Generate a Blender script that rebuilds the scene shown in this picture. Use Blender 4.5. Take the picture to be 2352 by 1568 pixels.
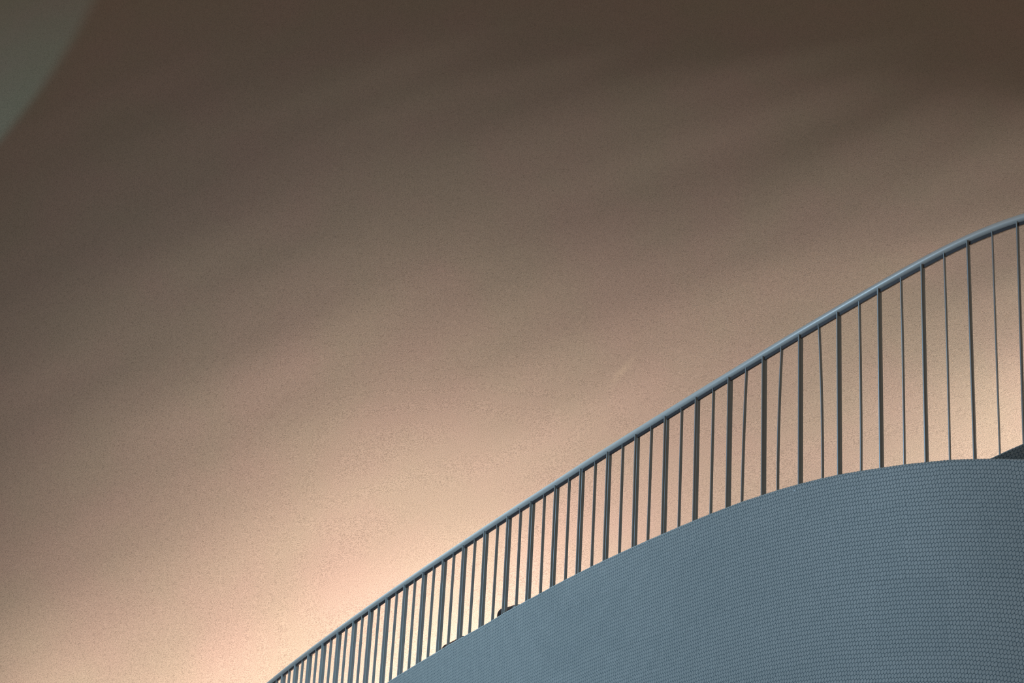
import bpy, math, random
from mathutils import Vector, Matrix, noise
random.seed(4)
sc = bpy.context.scene
for o in list(bpy.data.objects): bpy.data.objects.remove(o)
EYE = 1.6                                   # camera height above the floor

# ------------------------------------------------------------------ camera
PITCH, ROLL, FPX = 0.24872, 0.058206, 3000.0
cd = bpy.data.cameras.new('camera'); cam = bpy.data.objects.new('camera', cd)
sc.collection.objects.link(cam); sc.camera = cam
cd.sensor_width = 36.0; cd.lens = 36.0 * FPX / 2352.0; cd.clip_end = 200
F = Vector((0, math.cos(PITCH), math.sin(PITCH))); U = Vector((0, -math.sin(PITCH), math.cos(PITCH))); Rt = Vector((1, 0, 0))
c, s = math.cos(ROLL), math.sin(ROLL)
R2 = Rt * c + U * s; U2 = -Rt * s + U * c
cam.matrix_world = Matrix(((R2.x, U2.x, -F.x, 0), (R2.y, U2.y, -F.y, 0), (R2.z, U2.z, -F.z, EYE), (0, 0, 0, 1)))

# ------------------------------------------------------------------ exposure, world, lights
vs = sc.view_settings
vs.view_transform = 'Standard'; vs.look = 'None'; vs.exposure = 0.0; vs.gamma = 1.0; vs.use_curve_mapping = False
w = bpy.data.worlds.new('world'); sc.world = w; w.use_nodes = True
bg = w.node_tree.nodes['Background']
bg.inputs['Color'].default_value = (1.0, 0.74, 0.54, 1); bg.inputs['Strength'].default_value = 0.128

def area(name, loc, target, sx, sy, power, col, spread=180):
    l = bpy.data.lights.new(name, 'AREA'); l.shape = 'RECTANGLE'; l.size = sx; l.size_y = sy
    l.energy = power; l.color = col; l.spread = math.radians(spread)
    o = bpy.data.objects.new(name, l); sc.collection.objects.link(o)
    o.location = loc; o.rotation_euler = (Vector(target) - Vector(loc)).to_track_quat('-Z', 'Y').to_euler()
    return o
def spot(name, loc, target, ang, blend, power, col, rad=0.05):
    l = bpy.data.lights.new(name, 'SPOT'); l.spot_size = math.radians(ang); l.spot_blend = blend
    l.energy = power; l.color = col; l.shadow_soft_size = rad
    o = bpy.data.objects.new(name, l); sc.collection.objects.link(o)
    o.location = loc; o.rotation_euler = (Vector(target) - Vector(loc)).to_track_quat('-Z', 'Y').to_euler()
    return o
# daylight from a window left of the camera
area('window_daylight', (-5.0, 2.5, 3.4), (0.3, 7.0, 1.8), 1.6, 2.6, 163, (0.52, 0.78, 1.0))
# overhead fill added to brighten the handrail near the foot of the stair
area('handrail_fill', (-1.6, 7.2, 7.2), (-1.2, 8.2, 2.0), 2.6, 3.0, 66, (0.62, 0.86, 1.0), 70)
# warm uplights standing on the floor between the stair and the plaster wall
area('uplight_west', (-4.5, 12.3, 0.5), (-4.5, 13.0, 3.0), 1.6, 0.4, 23, (1.0, 0.82, 0.66))
area('uplight_left', (-2.5, 12.0, 0.5), (-2.5, 12.7, 3.0), 1.6, 0.4, 32, (1.0, 0.76, 0.64))
area('uplight_centre', (0.5, 12.0, 0.5), (0.5, 12.7, 3.0), 1.6, 0.4, 93, (1.0, 0.84, 0.82))
area('uplight_stair', (-0.5, 10.3, 0.5), (-0.5, 12.2, 2.8), 1.6, 0.4, 160, (1.0, 0.74, 0.56))
area('uplight_right', (8.0, 10.3, 0.5), (8.0, 12.2, 2.8), 1.6, 0.4, 800, (1.0, 0.89, 0.80))
area('uplight_east', (9.5, 12.0, 0.5), (9.5, 12.7, 3.0), 1.6, 0.4, 700, (1.0, 0.62, 0.35))
# unseen spot added for the cool patch on the plaster at upper left
spot('corner_spot', (-8.75, 9.0, 7.2), (-8.7, 16.0, 8.5), 58, 0.16, 150, (0.35, 0.95, 1.0), 0.05)
spot('glint_spot', (-1.2, 12.2, 1.6), (1.19, 13.04, 4.72), 0.85, 0.9, 620, (1.0, 0.9, 0.6), 0.02)  # narrow spot added to throw a small streak on the plaster

# ------------------------------------------------------------------ materials
def mat(name):
    m = bpy.data.materials.new(name); m.use_nodes = True
    return m, m.node_tree, m.node_tree.nodes['Principled BSDF']
def N(nt, t, **kw):
    n = nt.nodes.new(t)
    for k, v in kw.items(): setattr(n, k, v)
    return n
def mth(nt, op, a, b=None, c=None):
    n = nt.nodes.new('ShaderNodeMath'); n.operation = op
    for i, v in enumerate((a, b, c)):
        if v is None: continue
        if isinstance(v, (int, float)): n.inputs[i].default_value = v
        else: nt.links.new(v, n.inputs[i])
    return n.outputs[0]

# rough sprayed plaster
PL, nt, b = mat('sprayed_plaster')
tc = N(nt, 'ShaderNodeTexCoord')
mp = N(nt, 'ShaderNodeMapping'); nt.links.new(tc.outputs['Object'], mp.inputs[0]); mp.inputs['Scale'].default_value = (1, 1, 1.5)
n2 = N(nt, 'ShaderNodeTexNoise'); nt.links.new(tc.outputs['Object'], n2.inputs['Vector'])
n2.inputs['Scale'].default_value = 1.1; n2.inputs['Detail'].default_value = 2
r = N(nt, 'ShaderNodeValToRGB'); nt.links.new(n2.outputs['Fac'], r.inputs[0])
r.color_ramp.elements[0].position = .35; r.color_ramp.elements[0].color = (0.555, 0.45, 0.39, 1)
r.color_ramp.elements[1].position = .65; r.color_ramp.elements[1].color = (0.53, 0.46, 0.382, 1)
nt.links.new(r.outputs[0], b.inputs['Base Color'])
b.inputs['Roughness'].default_value = 0.95; b.inputs['Specular IOR Level'].default_value = 0.1
# shade in the pits between the sprayed grains, darkened into the base colour
n3 = N(nt, 'ShaderNodeTexNoise'); nt.links.new(mp.outputs[0], n3.inputs['Vector'])
n3.inputs['Scale'].default_value = 120; n3.inputs['Detail'].default_value = 1.0; n3.inputs['Roughness'].default_value = 0.6
pit_shade = N(nt, 'ShaderNodeMapRange'); pit_shade.inputs['From Min'].default_value = 0.36; pit_shade.inputs['From Max'].default_value = 0.56
pit_shade.inputs['To Min'].default_value = 0.70; pit_shade.inputs['To Max'].default_value = 1.10
nt.links.new(n3.outputs['Fac'], pit_shade.inputs['Value'])
pm = N(nt, 'ShaderNodeVectorMath', operation='SCALE'); nt.links.new(r.outputs[0], pm.inputs[0]); nt.links.new(pit_shade.outputs[0], pm.inputs['Scale'])
nt.links.new(pm.outputs[0], b.inputs['Base Color'])
bp = N(nt, 'ShaderNodeBump'); bp.inputs['Strength'].default_value = 1.0; bp.inputs['Distance'].default_value = 0.0021
nt.links.new(n3.outputs['Fac'], bp.inputs['Height']); nt.links.new(bp.outputs[0], b.inputs['Normal'])

# round glass mosaic on sheets
def mosaic(name, tile_a, tile_b, grout):
    M, nt, b = mat(name)
    P = 0.0135; RY = 0.0336; DV = 0.0194                # slightly oval buttons, taller than wide
    uv = N(nt, 'ShaderNodeUVMap'); sp = N(nt, 'ShaderNodeSeparateXYZ'); nt.links.new(uv.outputs[0], sp.inputs[0])
    u, v = sp.outputs[0], sp.outputs[1]
    wob = N(nt, 'ShaderNodeTexNoise'); nt.links.new(uv.outputs[0], wob.inputs['Vector']); wob.inputs['Scale'].default_value = 2.2; wob.inputs['Detail'].default_value = 1
    # sheets about 0.3 m square, each set a little off its neighbours
    sv = mth(nt, 'FLOOR', mth(nt, 'DIVIDE', v, RY * 9)); su = mth(nt, 'FLOOR', mth(nt, 'DIVIDE', mth(nt, 'ADD', u, mth(nt, 'MULTIPLY', sv, 0.13)), P * 22))
    cb = N(nt, 'ShaderNodeCombineXYZ'); nt.links.new(su, cb.inputs[0]); nt.links.new(sv, cb.inputs[1])
    wn = N(nt, 'ShaderNodeTexWhiteNoise'); nt.links.new(cb.outputs[0], wn.inputs['Vector'])
    sc3 = N(nt, 'ShaderNodeSeparateColor'); nt.links.new(wn.outputs['Color'], sc3.inputs[0])
    u = mth(nt, 'ADD', mth(nt, 'ADD', u, mth(nt, 'MULTIPLY', v, 0.27)), mth(nt, 'MULTIPLY_ADD', sc3.outputs[0], 0.004, -0.002))
    v = mth(nt, 'ADD', v, mth(nt, 'MULTIPLY_ADD', sc3.outputs[1], 0.003, -0.0015))
    v = mth(nt, 'ADD', v, mth(nt, 'MULTIPLY', wob.outputs['Fac'], 0.012))
    jit = N(nt, 'ShaderNodeTexNoise'); nt.links.new(uv.outputs[0], jit.inputs['Vector']); jit.inputs['Scale'].default_value = 38; jit.inputs['Detail'].default_value = 1
    js = N(nt, 'ShaderNodeSeparateColor'); nt.links.new(jit.outputs['Color'], js.inputs[0])
    u = mth(nt, 'ADD', u, mth(nt, 'MULTIPLY', js.outputs[0], 0.006)); v = mth(nt, 'ADD', v, mth(nt, 'MULTIPLY', js.outputs[1], 0.007))
    def cell(ou, ov):
        fu = mth(nt, 'DIVIDE', mth(nt, 'ADD', u, ou), P); fv = mth(nt, 'DIVIDE', mth(nt, 'ADD', v, ov), RY)
        iu = mth(nt, 'FLOOR', fu); iv = mth(nt, 'FLOOR', fv)
        x = mth(nt, 'SUBTRACT', mth(nt, 'FRACT', fu), 0.5)
        y = mth(nt, 'MULTIPLY', mth(nt, 'SUBTRACT', mth(nt, 'FRACT', fv), 0.5), RY / DV)
        d = mth(nt, 'SQRT', mth(nt, 'ADD', mth(nt, 'MULTIPLY', x, x), mth(nt, 'MULTIPLY', y, y)))
        return d, iu, iv
    d1, a1, b1 = cell(0, 0); d2, a2, b2 = cell(P / 2, RY / 2)
    d = mth(nt, 'MINIMUM', d1, d2); sel = mth(nt, 'LESS_THAN', d1, d2)
    idn = mth(nt, 'MULTIPLY_ADD', sel, 0.37, mth(nt, 'ADD', mth(nt, 'MULTIPLY', a1, 0.731), mth(nt, 'MULTIPLY', b1, 1.377)))
    wt = N(nt, 'ShaderNodeTexWhiteNoise'); wt.noise_dimensions = '1D'; nt.links.new(idn, wt.inputs['W'])
    mr = N(nt, 'ShaderNodeMapRange'); mr.interpolation_type = 'SMOOTHSTEP'
    mr.inputs['From Min'].default_value = 0.50; mr.inputs['From Max'].default_value = 0.43
    nt.links.new(d, mr.inputs['Value']); mask = mr.outputs[0]
    tone = N(nt, 'ShaderNodeMix', data_type='RGBA')
    tone.inputs['A'].default_value = (*tile_a, 1); tone.inputs['B'].default_value = (*tile_b, 1)
    tn = mth(nt, 'ADD', mth(nt, 'MULTIPLY', wt.outputs['Value'], 0.6), mth(nt, 'MULTIPLY', sc3.outputs[2], 0.4)); nt.links.new(tn, tone.inputs['Factor'])
    mx = N(nt, 'ShaderNodeMix', data_type='RGBA'); mx.inputs['A'].default_value = (*grout, 1)
    nt.links.new(mask, mx.inputs['Factor']); nt.links.new(tone.outputs['Result'], mx.inputs['B'])
    nt.links.new(mx.outputs['Result'], b.inputs['Base Color'])
    b.inputs['Roughness'].default_value = 0.42; b.inputs['Specular IOR Level'].default_value = 0.35
    bp = N(nt, 'ShaderNodeBump'); bp.inputs['Strength'].default_value = 0.6; bp.inputs['Distance'].default_value = 0.003
    nt.links.new(mask, bp.inputs['Height']); nt.links.new(bp.outputs[0], b.inputs['Normal'])
    return M
MOS = mosaic('round_mosaic', (0.43, 0.50, 0.52), (0.53, 0.60, 0.62), (0.14, 0.22, 0.27))

def metal(name, col, rough, met):
    M, nt, b = mat(name)
    tc = N(nt, 'ShaderNodeTexCoord'); nz = N(nt, 'ShaderNodeTexNoise'); nt.links.new(tc.outputs['Object'], nz.inputs['Vector'])
    nz.inputs['Scale'].default_value = 60; nz.inputs['Detail'].default_value = 3
    mr = N(nt, 'ShaderNodeMapRange'); mr.inputs['To Min'].default_value = rough - .06; mr.inputs['To Max'].default_value = rough + .06
    nt.links.new(nz.outputs['Fac'], mr.inputs['Value']); nt.links.new(mr.outputs[0], b.inputs['Roughness'])
    b.inputs['Base Color'].default_value = (*col, 1); b.inputs['Metallic'].default_value = met
    return M
TUBE = metal('painted_steel_tube', (0.84, 0.88, 0.88), 0.42, 0.20)
BAR = metal('painted_steel_bar', (0.45, 0.53, 0.57), 0.36, 0.15)
STRIP = metal('steel_strip', (0.07, 0.07, 0.08), 0.5, 0.2)
SCAR = metal('weld_scar', (0.14, 0.16, 0.17), 0.6, 0.3)
BLACK = metal('black_housing', (0.012, 0.013, 0.018), 0.45, 0.0)
BROWN = metal('brown_tip', (0.10, 0.06, 0.035), 0.6, 0.0)
CHIP = metal('pale_chip', (0.75, 0.85, 0.92), 0.3, 0.0)
FLOOR, nt, b = mat('dark_floor')
fn = N(nt, 'ShaderNodeTexNoise'); fn.inputs['Scale'].default_value = 4
fr = N(nt, 'ShaderNodeValToRGB'); nt.links.new(fn.outputs['Fac'], fr.inputs[0]); nt.links.new(fr.outputs[0], b.inputs['Base Color'])
fr.color_ramp.elements[0].color = (0.10, 0.10, 0.10, 1); fr.color_ramp.elements[1].color = (0.14, 0.135, 0.13, 1)
b.inputs['Roughness'].default_value = 0.7

# ------------------------------------------------------------------ helpers
def link(name, verts, faces, m, parent=None, uvs=None, smooth=False):
    me = bpy.data.meshes.new(name); me.from_pydata([tuple(v) for v in verts], [], faces); me.update()
    if uvs:
        ul = me.uv_layers.new(name='UVMap')
        for l in me.loops: ul.data[l.index].uv = uvs[l.vertex_index]
    if smooth: me.polygons.foreach_set('use_smooth', [True] * len(me.polygons))
    me.materials.append(m)
    o = bpy.data.objects.new(name, me); sc.collection.objects.link(o)
    if parent: o.parent = parent
    return o
def struct(o, label=None):
    o['kind'] = 'structure'
    if label: o['label'] = label; o['category'] = {'floor': 'floor', 'floor_stair': 'stair'}.get(o.name, 'wall')
    return o
def thing(name, label, cat, loc, group=None):
    o = bpy.data.objects.new(name, None); sc.collection.objects.link(o); o.location = loc
    o.empty_display_size = .2; o['label'] = label; o['category'] = cat
    if group: o['group'] = group
    return o

# ------------------------------------------------------------------ stair line
# heads of the balusters along the stair (every 0.1 m of run), metres, z from eye height
PTS = [(2.0902, 5.1636, 1.9513), (2.0045, 5.2199, 1.9298), (1.9211, 5.2788, 1.9038), (1.8405, 5.344, 1.8589), (1.7661, 5.4076, 1.8254), (1.6926, 5.4756, 1.7797), (1.615, 5.542, 1.7449), (1.5452, 5.6117, 1.7016), (1.4702, 5.6804, 1.6656), (1.3981, 5.7522, 1.6218), (1.3291, 5.8218, 1.5895), (1.2596, 5.8947, 1.5475), (1.1917, 5.9669, 1.5114), (1.1234, 6.0413, 1.4694), (1.0576, 6.1139, 1.4371), (0.9915, 6.1893, 1.396), (0.9247, 6.2631, 1.3634), (0.8606, 6.3398, 1.3214), (0.7944, 6.4145, 1.2891), (0.7307, 6.4913, 1.2502), (0.6662, 6.5673, 1.2158), (0.6029, 6.6447, 1.1779), (0.5382, 6.7211, 1.1447), (0.4762, 6.7994, 1.1054), (0.4119, 6.8761, 1.0735), (0.3508, 6.9558, 1.031), (0.2879, 7.0334, 0.9976), (0.2272, 7.1128, 0.9581), (0.165, 7.1904, 0.9262), (0.1044, 7.2702, 0.8865), (0.0422, 7.3482, 0.8549), (-0.0189, 7.428, 0.8165), (-0.0835, 7.5074, 0.7805), (-0.1444, 7.5877, 0.7415), (-0.2046, 7.6664, 0.7095), (-0.2658, 7.7475, 0.6683), (-0.3228, 7.8265, 0.6361), (-0.3843, 7.9071, 0.598), (-0.4435, 7.9868, 0.5644), (-0.5029, 8.068, 0.5251), (-0.5615, 8.1479, 0.4918), (-0.6198, 8.2297, 0.4514), (-0.678, 8.3095, 0.4196), (-0.7378, 8.3917, 0.3791), (-0.7935, 8.4718, 0.3479), (-0.8518, 8.5543, 0.3076), (-0.9069, 8.6353, 0.2744), (-0.9665, 8.7184, 0.2336), (-1.0206, 8.7993, 0.2026), (-1.0783, 8.8829, 0.1623), (-1.1337, 8.965, 0.1286), (-1.19, 9.0486, 0.0906), (-1.2449, 9.1317, 0.0558), (-1.3002, 9.2162, 0.017), (-1.3535, 9.2998, -0.0171), (-1.4091, 9.3854, -0.0571), (-1.462, 9.4696, -0.0901), (-1.5167, 9.5559, -0.1294)]
# how far each baluster's foot stands off plumb, and its bow
LEAN = [-0.0099, -0.0015, 0.001, 0.0008, -0.0009, -0.0014, -0.0002, -0.0023, -0.0003, 0.0101, 0.0006, -0.01, 0.0016, -0.0137, -0.0014, -0.0046, 0.0001, -0.003, 0.0007, -0.0049, 0.0043, 0.0006, 0.0021, 0.0012, 0.0022, 0.0036, 0.0028, 0.0057, 0.0031, 0.005, 0.0043, 0.001, 0.005, -0.0007, 0.0038, -0.0017, -0.0005, -0.0035, -0.0003, -0.0003, 0.0025, -0.0021]
BOW = {7: .004, 9: .009, 11: -.010, 13: -.006, 5: .003, 3: .002}
PXC = [2.0882162847196457, -0.8467340988228347, 0.11543726096064173, -0.032695768179871076, 0.005184728911464903, -0.0003667196695656416, 7.5653969296651595e-06]
PYC = [5.161134408410004, 0.5817752102243468, 0.10765119791831008, -0.035335929161523574, 0.007636684595707776, -0.0009352916863897442, 4.93275070072632e-05]
def pv(co, t): return sum(a * t ** i for i, a in enumerate(co))
def dv(co, t): return sum(i * a * t ** (i - 1) for i, a in enumerate(co) if i)
def plan(t):
    """plan point and tangent of the stair line; straight-ish beyond the measured run"""
    tt = min(max(t, 0.0), 5.6); x, y = pv(PXC, tt), pv(PYC, tt); tx, ty = dv(PXC, tt), dv(PYC, tt)
    l = math.hypot(tx, ty); tx /= l; ty /= l; e = t - tt
    if e:
        k = 0.045 * e if e > 0 else 0.10 * e     # keeps curving gently
        a = math.atan2(ty, tx); am = a - k / 2; a2 = a - k
        x += e * math.cos(am); y += e * math.sin(am); tx, ty = math.cos(a2), math.sin(a2)
    return x, y, tx, ty
def off(t, wd):
    x, y, tx, ty = plan(t)
    return x - ty * wd, y + tx * wd              # + is the outer side, towards the viewer
def interp(tab, t):
    if t <= tab[0][0]: return tab[0][1]
    for (a, za), (b_, zb) in zip(tab, tab[1:]):
        if t <= b_: return za + (zb - za) * (t - a) / (b_ - a)
    return tab[-1][1]
RAILZ = [(-3.0, 2.16), (-1.4, 2.07), (-1.0, 2.055), (-.6, 2.03), (-.3, 2.0)]
zz = [p[2] for p in PTS]
for it in range(2):
    zz = [zz[0]] + [.25 * a + .5 * b_ + .25 * c_ for a, b_, c_ in zip(zz, zz[1:], zz[2:])] + [zz[-1]]
RAILZ += [(i * .1, z) for i, z in enumerate(zz)] + [(8.5, zz[-1] - 0.372 * 2.8)]
SHELL = [(-3.0, .20), (-1.4, .60), (-1.1, .69), (-.8, .775), (-.5, .850), (-.25, .896), (-.1, .9155), (-0.021, 0.924), (0.05, 0.930), (0.12, 0.9335), (0.2, 0.9355), (0.27, 0.9355), (0.342, 0.9325), (0.433, 0.928), (0.529, 0.92), (0.621, 0.9125), (0.716, 0.903), (0.804, 0.891), (0.904, 0.8745), (1.007, 0.8555), (1.092, 0.837), (1.2, 0.8135), (1.284, 0.792), (1.381, 0.7665), (1.474, 0.741), (1.57, 0.7145), (1.664, 0.687), (1.763, 0.659), (1.852, 0.6325), (1.949, 0.603), (2.045, 0.574), (2.14, 0.544), (2.237, 0.5125), (2.329, 0.4825), (2.426, 0.449), (2.517, 0.416), (2.615, 0.3825), (2.707, 0.35), (2.805, 0.3155), (2.903, 0.278), (3.0, 0.241), (3.101, 0.206), (3.191, 0.1745), (3.293, 0.139), (3.382, 0.1045), (3.483, 0.068), (3.575, 0.033), (3.67, -0.002), (3.761, -0.037), (3.86, -0.075), (3.906, -0.094), (8.0, -1.598)]
def curb_z(t):
    h = 0.9462 + 0.18 * t if t < .12 else (0.968 + (t - .12) * .12 if t < .5 else 1.0136)
    if t < 0: return 1.005 + .40 * min(-t, .4) + .08 * max(-t - .4, 0)
    return interp(RAILZ, t) - h

# ------------------------------------------------------------------ plaster wall, floor
def back_wall():
    nx, nz = 300, 170
    V, Fc = [], []
    for j in range(nz + 1):
        z = 14.0 * j / nz
        for i in range(nx + 1):
            x = -13 + 27.0 * i / nx
            y = 13.0 + 0.045 * max(z - 3.8, 0) ** 2 + 0.035 * min(x + 1.5, 0) ** 2  # bent back at top and left so the uplight dims there
            # shallow undulations added to break the uplight into bands running up to the right
            a = (x * .87 + z * .5) * .16; b2 = (-x * .5 + z * .87) * .85
            y += (0.030 - 0.0018 * z) * noise.noise(Vector((a, b2, 3.1))) + 0.009 * noise.noise(Vector((a * 2.5, b2 * 2.3, 7.7)))
            V.append((x, y, z))
    for j in range(nz):
        for i in range(nx):
            q = j * (nx + 1) + i
            Fc.append((q, q + 1, q + nx + 2, q + nx + 1))
    o = link('wall_back', V, Fc, PL, smooth=True)
    return struct(o, 'tall curving wall of rough beige plaster lit warmly from below')
back_wall()
fl = link('floor', [(-13, -3, 0), (14, -3, 0), (14, 13.3, 0), (-13, 13.3, 0)], [(0, 1, 2, 3)], FLOOR); struct(fl, 'dark floor at the foot of the stair')

# ------------------------------------------------------------------ tiled parapet and curb
def swept_wall(name, t0, t1, w_out, w_in, ztop, zbot, step, m, scallop=0.0, parent=None):
    """solid wall following the stair line; rings of outer face, rounded lip, top, inner face"""
    n = int(round((t1 - t0) / step)); rings = []; L = 0; prev = None; us = []
    for i in range(n + 1):
        t = t0 + (t1 - t0) * i / n
        xo, yo = off(t, w_out); xi, yi = off(t, w_in)
        if prev: L += math.hypot(xo - prev[0], yo - prev[1])
        prev = (xo, yo); us.append((L, t))
    V, UV, Fc = [], [], []
    rows = 10
    for L, t in us:
        zt = ztop(t); zb = max(zbot(t), 0.0); zt = max(zt, zb + .02)
        sl = scallop * abs(math.sin(math.pi * L / 0.0135)) if scallop else 0
        xo, yo = off(t, w_out); xi, yi = off(t, w_in)
        ring = []
        zs = zt - 0.006
        for k in range(rows):
            z = zb + (zs - zb) * k / (rows - 1); ring.append((xo, yo, z, zt - z))
        x1, y1 = off(t, w_out - .004); ring.append((x1, y1, zt - scallop + sl, 0.0))
        ring.append((xi, yi, zt - scallop, -(w_out - w_in))); ring.append((xi, yi, zb, -(w_out - w_in) - (zt - zb)))
        for x, y, z, d in ring: V.append((x, y, z)); UV.append((L, -d + 5))
    k = rows + 3
    for i in range(n):
        for j in range(k):
            a, b2 = i * k + j, i * k + (j + 1) % k
            Fc.append((a, a + k, b2 + k, b2))
    Fc.append(tuple(range(k))); Fc.append(tuple(n * k + j for j in reversed(range(k))))
    return link(name, V, Fc, m, parent, UV)
shell = swept_wall('wall_front', -2.6, 7.9, 0.15, 0.06, lambda t: EYE + interp(SHELL, t), lambda t: 0.0, 0.0034, MOS, scallop=0.0022)
struct(shell, 'curved parapet clad in small blue-grey round mosaic in front of the railing')
def curb_mesh():
    n = 160; V, UV, Fc = [], [], []; L = 0; prev = None
    for i in range(n + 1):
        t = -2.6 + 9.5 * i / n; z = EYE + curb_z(t); x, y = off(t, .045)
        if prev: L += math.hypot(x - prev[0], y - prev[1])
        prev = (x, y)
        for wd, dz, d in ((.045, -.003, .003), (.045, 0, 0), (-.28, 0, -.32), (-.28, -.16, -.48), (-.16, -.16, .27)):
            xx, yy = off(t, wd); V.append((xx, yy, z + dz)); UV.append((L, 5 - d))
    for i in range(n):
        for j in range(5):
            a2, b2 = i * 5 + j, i * 5 + (j + 1) % 5; Fc.append((a2, a2 + 5, b2 + 5, b2))
    Fc.append(tuple(range(5))); Fc.append(tuple(n * 5 + j for j in reversed(range(5))))
    return link('wall_curb', V, Fc, MOS, None, UV)
curb = curb_mesh()
struct(curb, 'dark mosaic-clad edge of the stair rising behind the curved parapet')
# small pale flecks of paint on the tiled face
def chip(t, z, sx, sz, rot):
    x, y = off(t, 0.152); _, _, tx, ty = plan(t)
    n = Vector((-ty, tx, 0)); a = Vector((tx, ty, 0)) * math.cos(rot) + Vector((0, 0, 1)) * math.sin(rot); b2 = n.cross(a)
    P0 = Vector((x, y, EYE + z)); V = []
    for k in (0, 1):
        for p, q in ((-1, -.7), (.8, -1), (1, .6), (-.3, 1)):
            V.append(P0 + a * sx * p + b2 * sz * q + n * (.0025 * k - .002))
    link('paint_fleck', V, [(3, 2, 1, 0), (4, 5, 6, 7), (0, 1, 5, 4), (1, 2, 6, 5), (2, 3, 7, 6), (3, 0, 4, 7)], CHIP, shell)
chip(0.93, 0.842, .006, .003, .5)
chip(1.10, 0.772, .007, .002, 1.0)

# stair behind the curb
def stair():
    V, Fc = [], []; t = 6.8; run = .3
    while t > -2.4:
        z1 = EYE + curb_z(t - run / 2) - .14; z0 = max(z1 - .34, 0.0)
        if z1 > .05:
            q = len(V)
            for tt in (t, t - run):
                for wd in (-.285, -1.35):
                    x, y = off(tt, wd)
                    for z in (z0, z1): V.append((x, y, z))
            Fc += [(q, q + 1, q + 3, q + 2), (q + 4, q + 6, q + 7, q + 5), (q, q + 4, q + 5, q + 1), (q + 2, q + 3, q + 7, q + 6), (q + 1, q + 5, q + 7, q + 3), (q, q + 2, q + 6, q + 4)]
        t -= run
    o = link('floor_stair', V, Fc, FLOOR); struct(o, 'stair flight climbing behind the mosaic parapet')
stair()

# ------------------------------------------------------------------ railing (one welded thing)
ox, oy = off(3.0, 0)
rail = thing('stair_railing', 'grey painted steel stair railing with round handrail climbing along the tiled parapet', 'railing', (ox, oy, EYE + curb_z(3.0)))
inv = Vector(rail.location)
def loc(v): return Vector(v) - inv
def sweep(name, prof, t0, t1, step, zoff, m, parent, smooth):
    """profile points (across, up) swept along the handrail line"""
    n = int(round((t1 - t0) / step)); V, Fc = [], []; k = len(prof)
    P = []
    for i in range(n + 1):
        t = t0 + (t1 - t0) * i / n; x, y = off(t, 0)
        if 0 <= t <= 5.7:
            f = t * 10; a = min(int(f), 56); f -= a
            xr = PTS[a][0] * (1 - f) + PTS[a + 1][0] * f; yr = PTS[a][1] * (1 - f) + PTS[a + 1][1] * f
        P.append(Vector((x, y, EYE + interp(RAILZ, t) + zoff)))
    # gentle smoothing of the line
    for it in range(6): P = [P[0]] + [(a + 2 * b_ + c_) / 4 for a, b_, c_ in zip(P, P[1:], P[2:])] + [P[-1]]
    for i, p in enumerate(P):
        T = (P[min(i + 1, n)] - P[max(i - 1, 0)]).normalized()
        S = Vector((-T.y, T.x, 0)).normalized(); Up = T.cross(S).normalized()
        if Up.z < 0: Up = -Up
        for a, b_ in prof: V.append(loc(p + S * a + Up * b_))
    for i in range(n):
        for j in range(k):
            a, b2 = i * k + j, i * k + (j + 1) % k
            Fc.append((a, b2, b2 + k, a + k))
    Fc.append(tuple(reversed(range(k)))); Fc.append(tuple(n * k + j for j in range(k)))
    return link(name, V, Fc, m, parent, smooth=smooth)
RT = 0.0178; ZC = 0.0165
tube = [(RT * math.cos(2 * math.pi * a / 28), RT * math.sin(2 * math.pi * a / 28)) for a in range(28)]
hr = sweep('handrail', tube, -2.5, 6.6, .05, ZC, TUBE, rail, True)
stripp = [(-.006, -.014), (.006, -.014), (.006, -.030), (.005, -.031), (-.005, -.031), (-.006, -.030)]
st = sweep('lower_strip', stripp, -2.5, 6.6, .05, ZC, STRIP, rail, False)
st['label'] = 'thin dark steel strip under the handrail'
for p in st.data.polygons: p.use_smooth = False
def rail_pt(t):
    x, y = off(t, 0); return Vector((x, y, EYE + interp(RAILZ, t) + ZC))
def collar(t, ln, r_):
    V, Fc = [], []; k = 24; sg = 4
    A, B = rail_pt(t - .05), rail_pt(t + .05); T = (B - A).normalized(); S = Vector((-T.y, T.x, 0)).normalized(); Up = T.cross(S); C0 = (A + B) / 2
    for i in range(sg + 1):
        f = i / sg; rr = RT - .0006 + (r_ + .0006) * math.sin(math.pi * f)
        for j in range(k):
            a = 2 * math.pi * j / k; V.append(loc(C0 + T * (f - .5) * ln + (S * math.cos(a) + Up * math.sin(a)) * rr))
    for i in range(sg):
        for j in range(k):
            a, b2 = i * k + j, i * k + (j + 1) % k; Fc.append((a, b2, b2 + k, a + k))
    o = link('weld_joint', V, Fc, TUBE, hr, smooth=True); o['label'] = 'welded seam round the handrail'
    # the ground-off scar beside it
    V, Fc = [], []
    for j in range(10):
        a = 2 * math.pi * j / 10; rr = (.0042, .0028)[j % 2]
        q = S * math.cos(-.75 + .2 * math.sin(a)) + Up * math.sin(-.75 + .2 * math.sin(a))
        for rad in (RT - .001, RT + .0012):
            V.append(loc(C0 + T * (-.012 + rr * math.cos(a)) + q.normalized() * rad))
    for j in range(10):
        a, b2 = 2 * j, 2 * ((j + 1) % 10); Fc.append((a, b2, b2 + 1, a + 1))
    Fc.append(tuple(2 * j + 1 for j in range(10)))
    o = link('weld_scar', V, Fc, SCAR, hr)
collar(2.92, .006, .0006); collar(4.42, .005, .0005)

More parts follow.
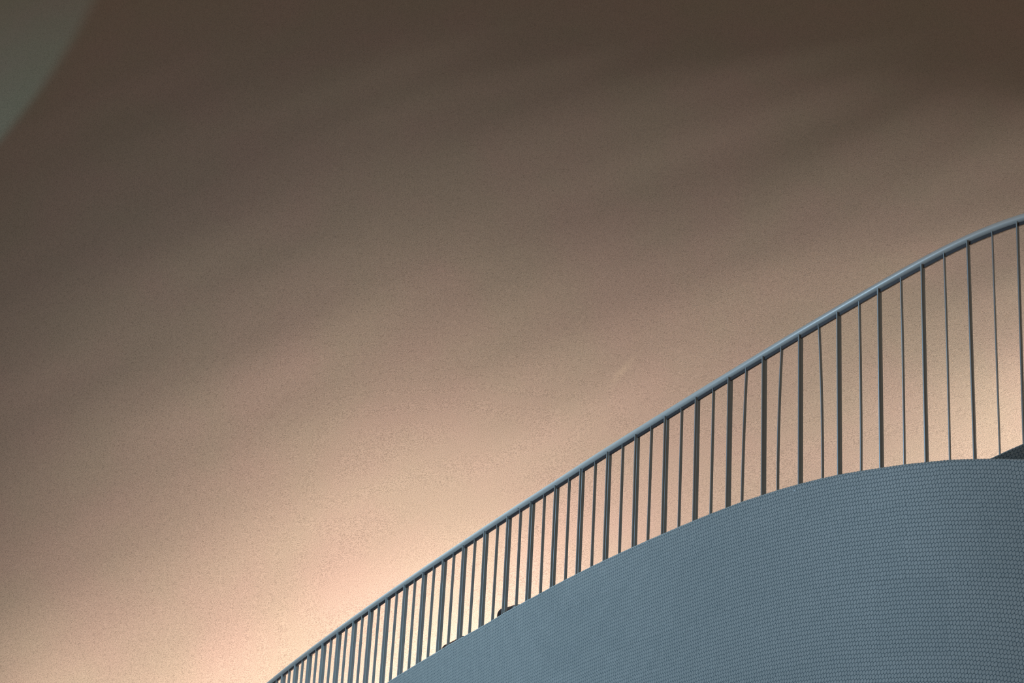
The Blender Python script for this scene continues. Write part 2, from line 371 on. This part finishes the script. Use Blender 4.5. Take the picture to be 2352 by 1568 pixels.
def bar(name, k, t, head, foot_dx, bow, thick):
    _, _, tx, ty = plan(t); T = Vector((tx, ty, 0)); Nn = Vector((-ty, tx, 0))
    if thick:   # flat bar set across the rail, a narrow rib down its face
        a, b_ = .0023, .0185
        prof = [(-a, -b_), (-a, -.0015), (-a - .0020, -.0008), (-a - .0020, .0042), (-a, .0050), (-a, b_ - .0006), (-a + .0006, b_), (a - .0006, b_), (a, b_ - .0006), (a, -b_)]
    else:
        a = .0019; b_ = .0096; ch = .0006
        prof = [(-a, -b_ + ch), (-a, b_ - ch), (-a + ch, b_), (a - ch, b_), (a, b_ - ch), (a, -b_ + ch), (a - ch, -b_), (-a + ch, -b_)]
    ztop = EYE + interp(RAILZ, t) + .003; zbot = EYE + curb_z(t) - .004
    H = EYE + head[2]; seg = 8; V, Fc = [], []; n = len(prof)
    for i in range(seg + 1):
        f = i / seg; z = ztop + (zbot - ztop) * f; g = (H - z) / 0.95
        sh = foot_dx * g + bow * 4 * f * (1 - f)
        for p, q in prof:
            v = Vector((head[0] + sh, head[1], z)) + T * p + Nn * q
            V.append(loc(v))
    for i in range(seg):
        for j in range(n):
            a2, b2 = i * n + j, i * n + (j + 1) % n; Fc.append((a2, b2, b2 + n, a2 + n))
    Fc.append(tuple(reversed(range(n)))); Fc.append(tuple(seg * n + j for j in range(n)))
    o = link(name, V, Fc, BAR, rail)
    return o
for k in range(-20, 62):
    t = k * .1
    if 0 <= k < len(PTS): head = PTS[k]
    else: x, y = off(t, 0); head = (x, y, interp(RAILZ, t))
    ln = LEAN[k] if 0 <= k < len(LEAN) else 0.0
    if k < 0: ln = 0
    bar('flat_baluster' if k % 2 == 0 else 'slim_baluster', k, t, head, ln, BOW.get(k, 0), k % 2 == 0)

# ------------------------------------------------------------------ unidentified black shapes peeking over the parapet, built as fittings on stands
def lathe(name, prof, M_, m, parent, k=24, smooth=True):
    V, Fc = [], []
    for r_, h in prof:
        for j in range(k):
            a = 2 * math.pi * j / k; V.append(M_ @ Vector((r_ * math.cos(a), r_ * math.sin(a), h)))
    for i in range(len(prof) - 1):
        for j in range(k):
            a, b2 = i * k + j, i * k + (j + 1) % k; Fc.append((a, b2, b2 + k, a + k))
    Fc.append(tuple(reversed(range(k)))); Fc.append(tuple((len(prof) - 1) * k + j for j in range(k)))
    return link(name, V, Fc, m, parent, smooth=smooth)
def fitting(t, wd, zc, rad, ln, tilt, label, tip=False):
    x, y = off(t, wd); _, _, tx, ty = plan(t)
    kk = math.floor((6.8 - t) / .3); tm = 6.8 - kk * .3 - .15
    base = EYE + curb_z(tm) - .14
    o = thing('black_fitting', label, 'light fixture', (x, y, base))
    top = EYE + zc - base
    pr = [(rad * math.sin(math.pi / 2 * q / 8), -rad * .8 * math.cos(math.pi / 2 * q / 8)) for q in range(0, 9)]
    pr[0] = (.001, -rad * .8)
    pr += [(rad, ln * .6), (rad * 1.05, ln * .62), (rad * 1.05, ln), (rad * .95, ln), (rad * .9, ln - .01)]
    T = Vector((tx, ty, 0)); D = (T * -math.cos(tilt) + Vector((0, 0, 1)) * math.sin(tilt)).normalized()
    rotm = D.to_track_quat('Z', 'Y').to_matrix().to_4x4()
    M_ = Matrix.Translation(Vector((0, 0, top))) @ rotm @ Matrix.Translation(Vector((0, 0, -ln * .3)))
    h = lathe('fitting_body', pr, M_, BLACK, o)
    if tip:
        lathe('end_cap', [(.002, -.012), (rad * .6, -.009), (rad * .85, 0), (rad * .9, .012)], M_ @ Matrix.Translation(Vector((0, 0, -rad * .7))), BROWN, o)['label'] = 'brown end cap'
    lathe('stand', [(.010, .012), (.010, top - rad * .5)], Matrix.Identity(4), BLACK, o, 12)
    lathe('base_plate', [(.06, 0.001), (.062, .004), (.062, .010), (.055, .014)], Matrix.Identity(4), BLACK, o)
fitting(3.525, -.45, .340, .052, .15, .12, 'black rounded object peeking over the tiled parapet, the larger and higher one')
fitting(4.12, -.45, .146, .030, .20, .28, 'slim black object with brown end barely showing over the parapet', True)
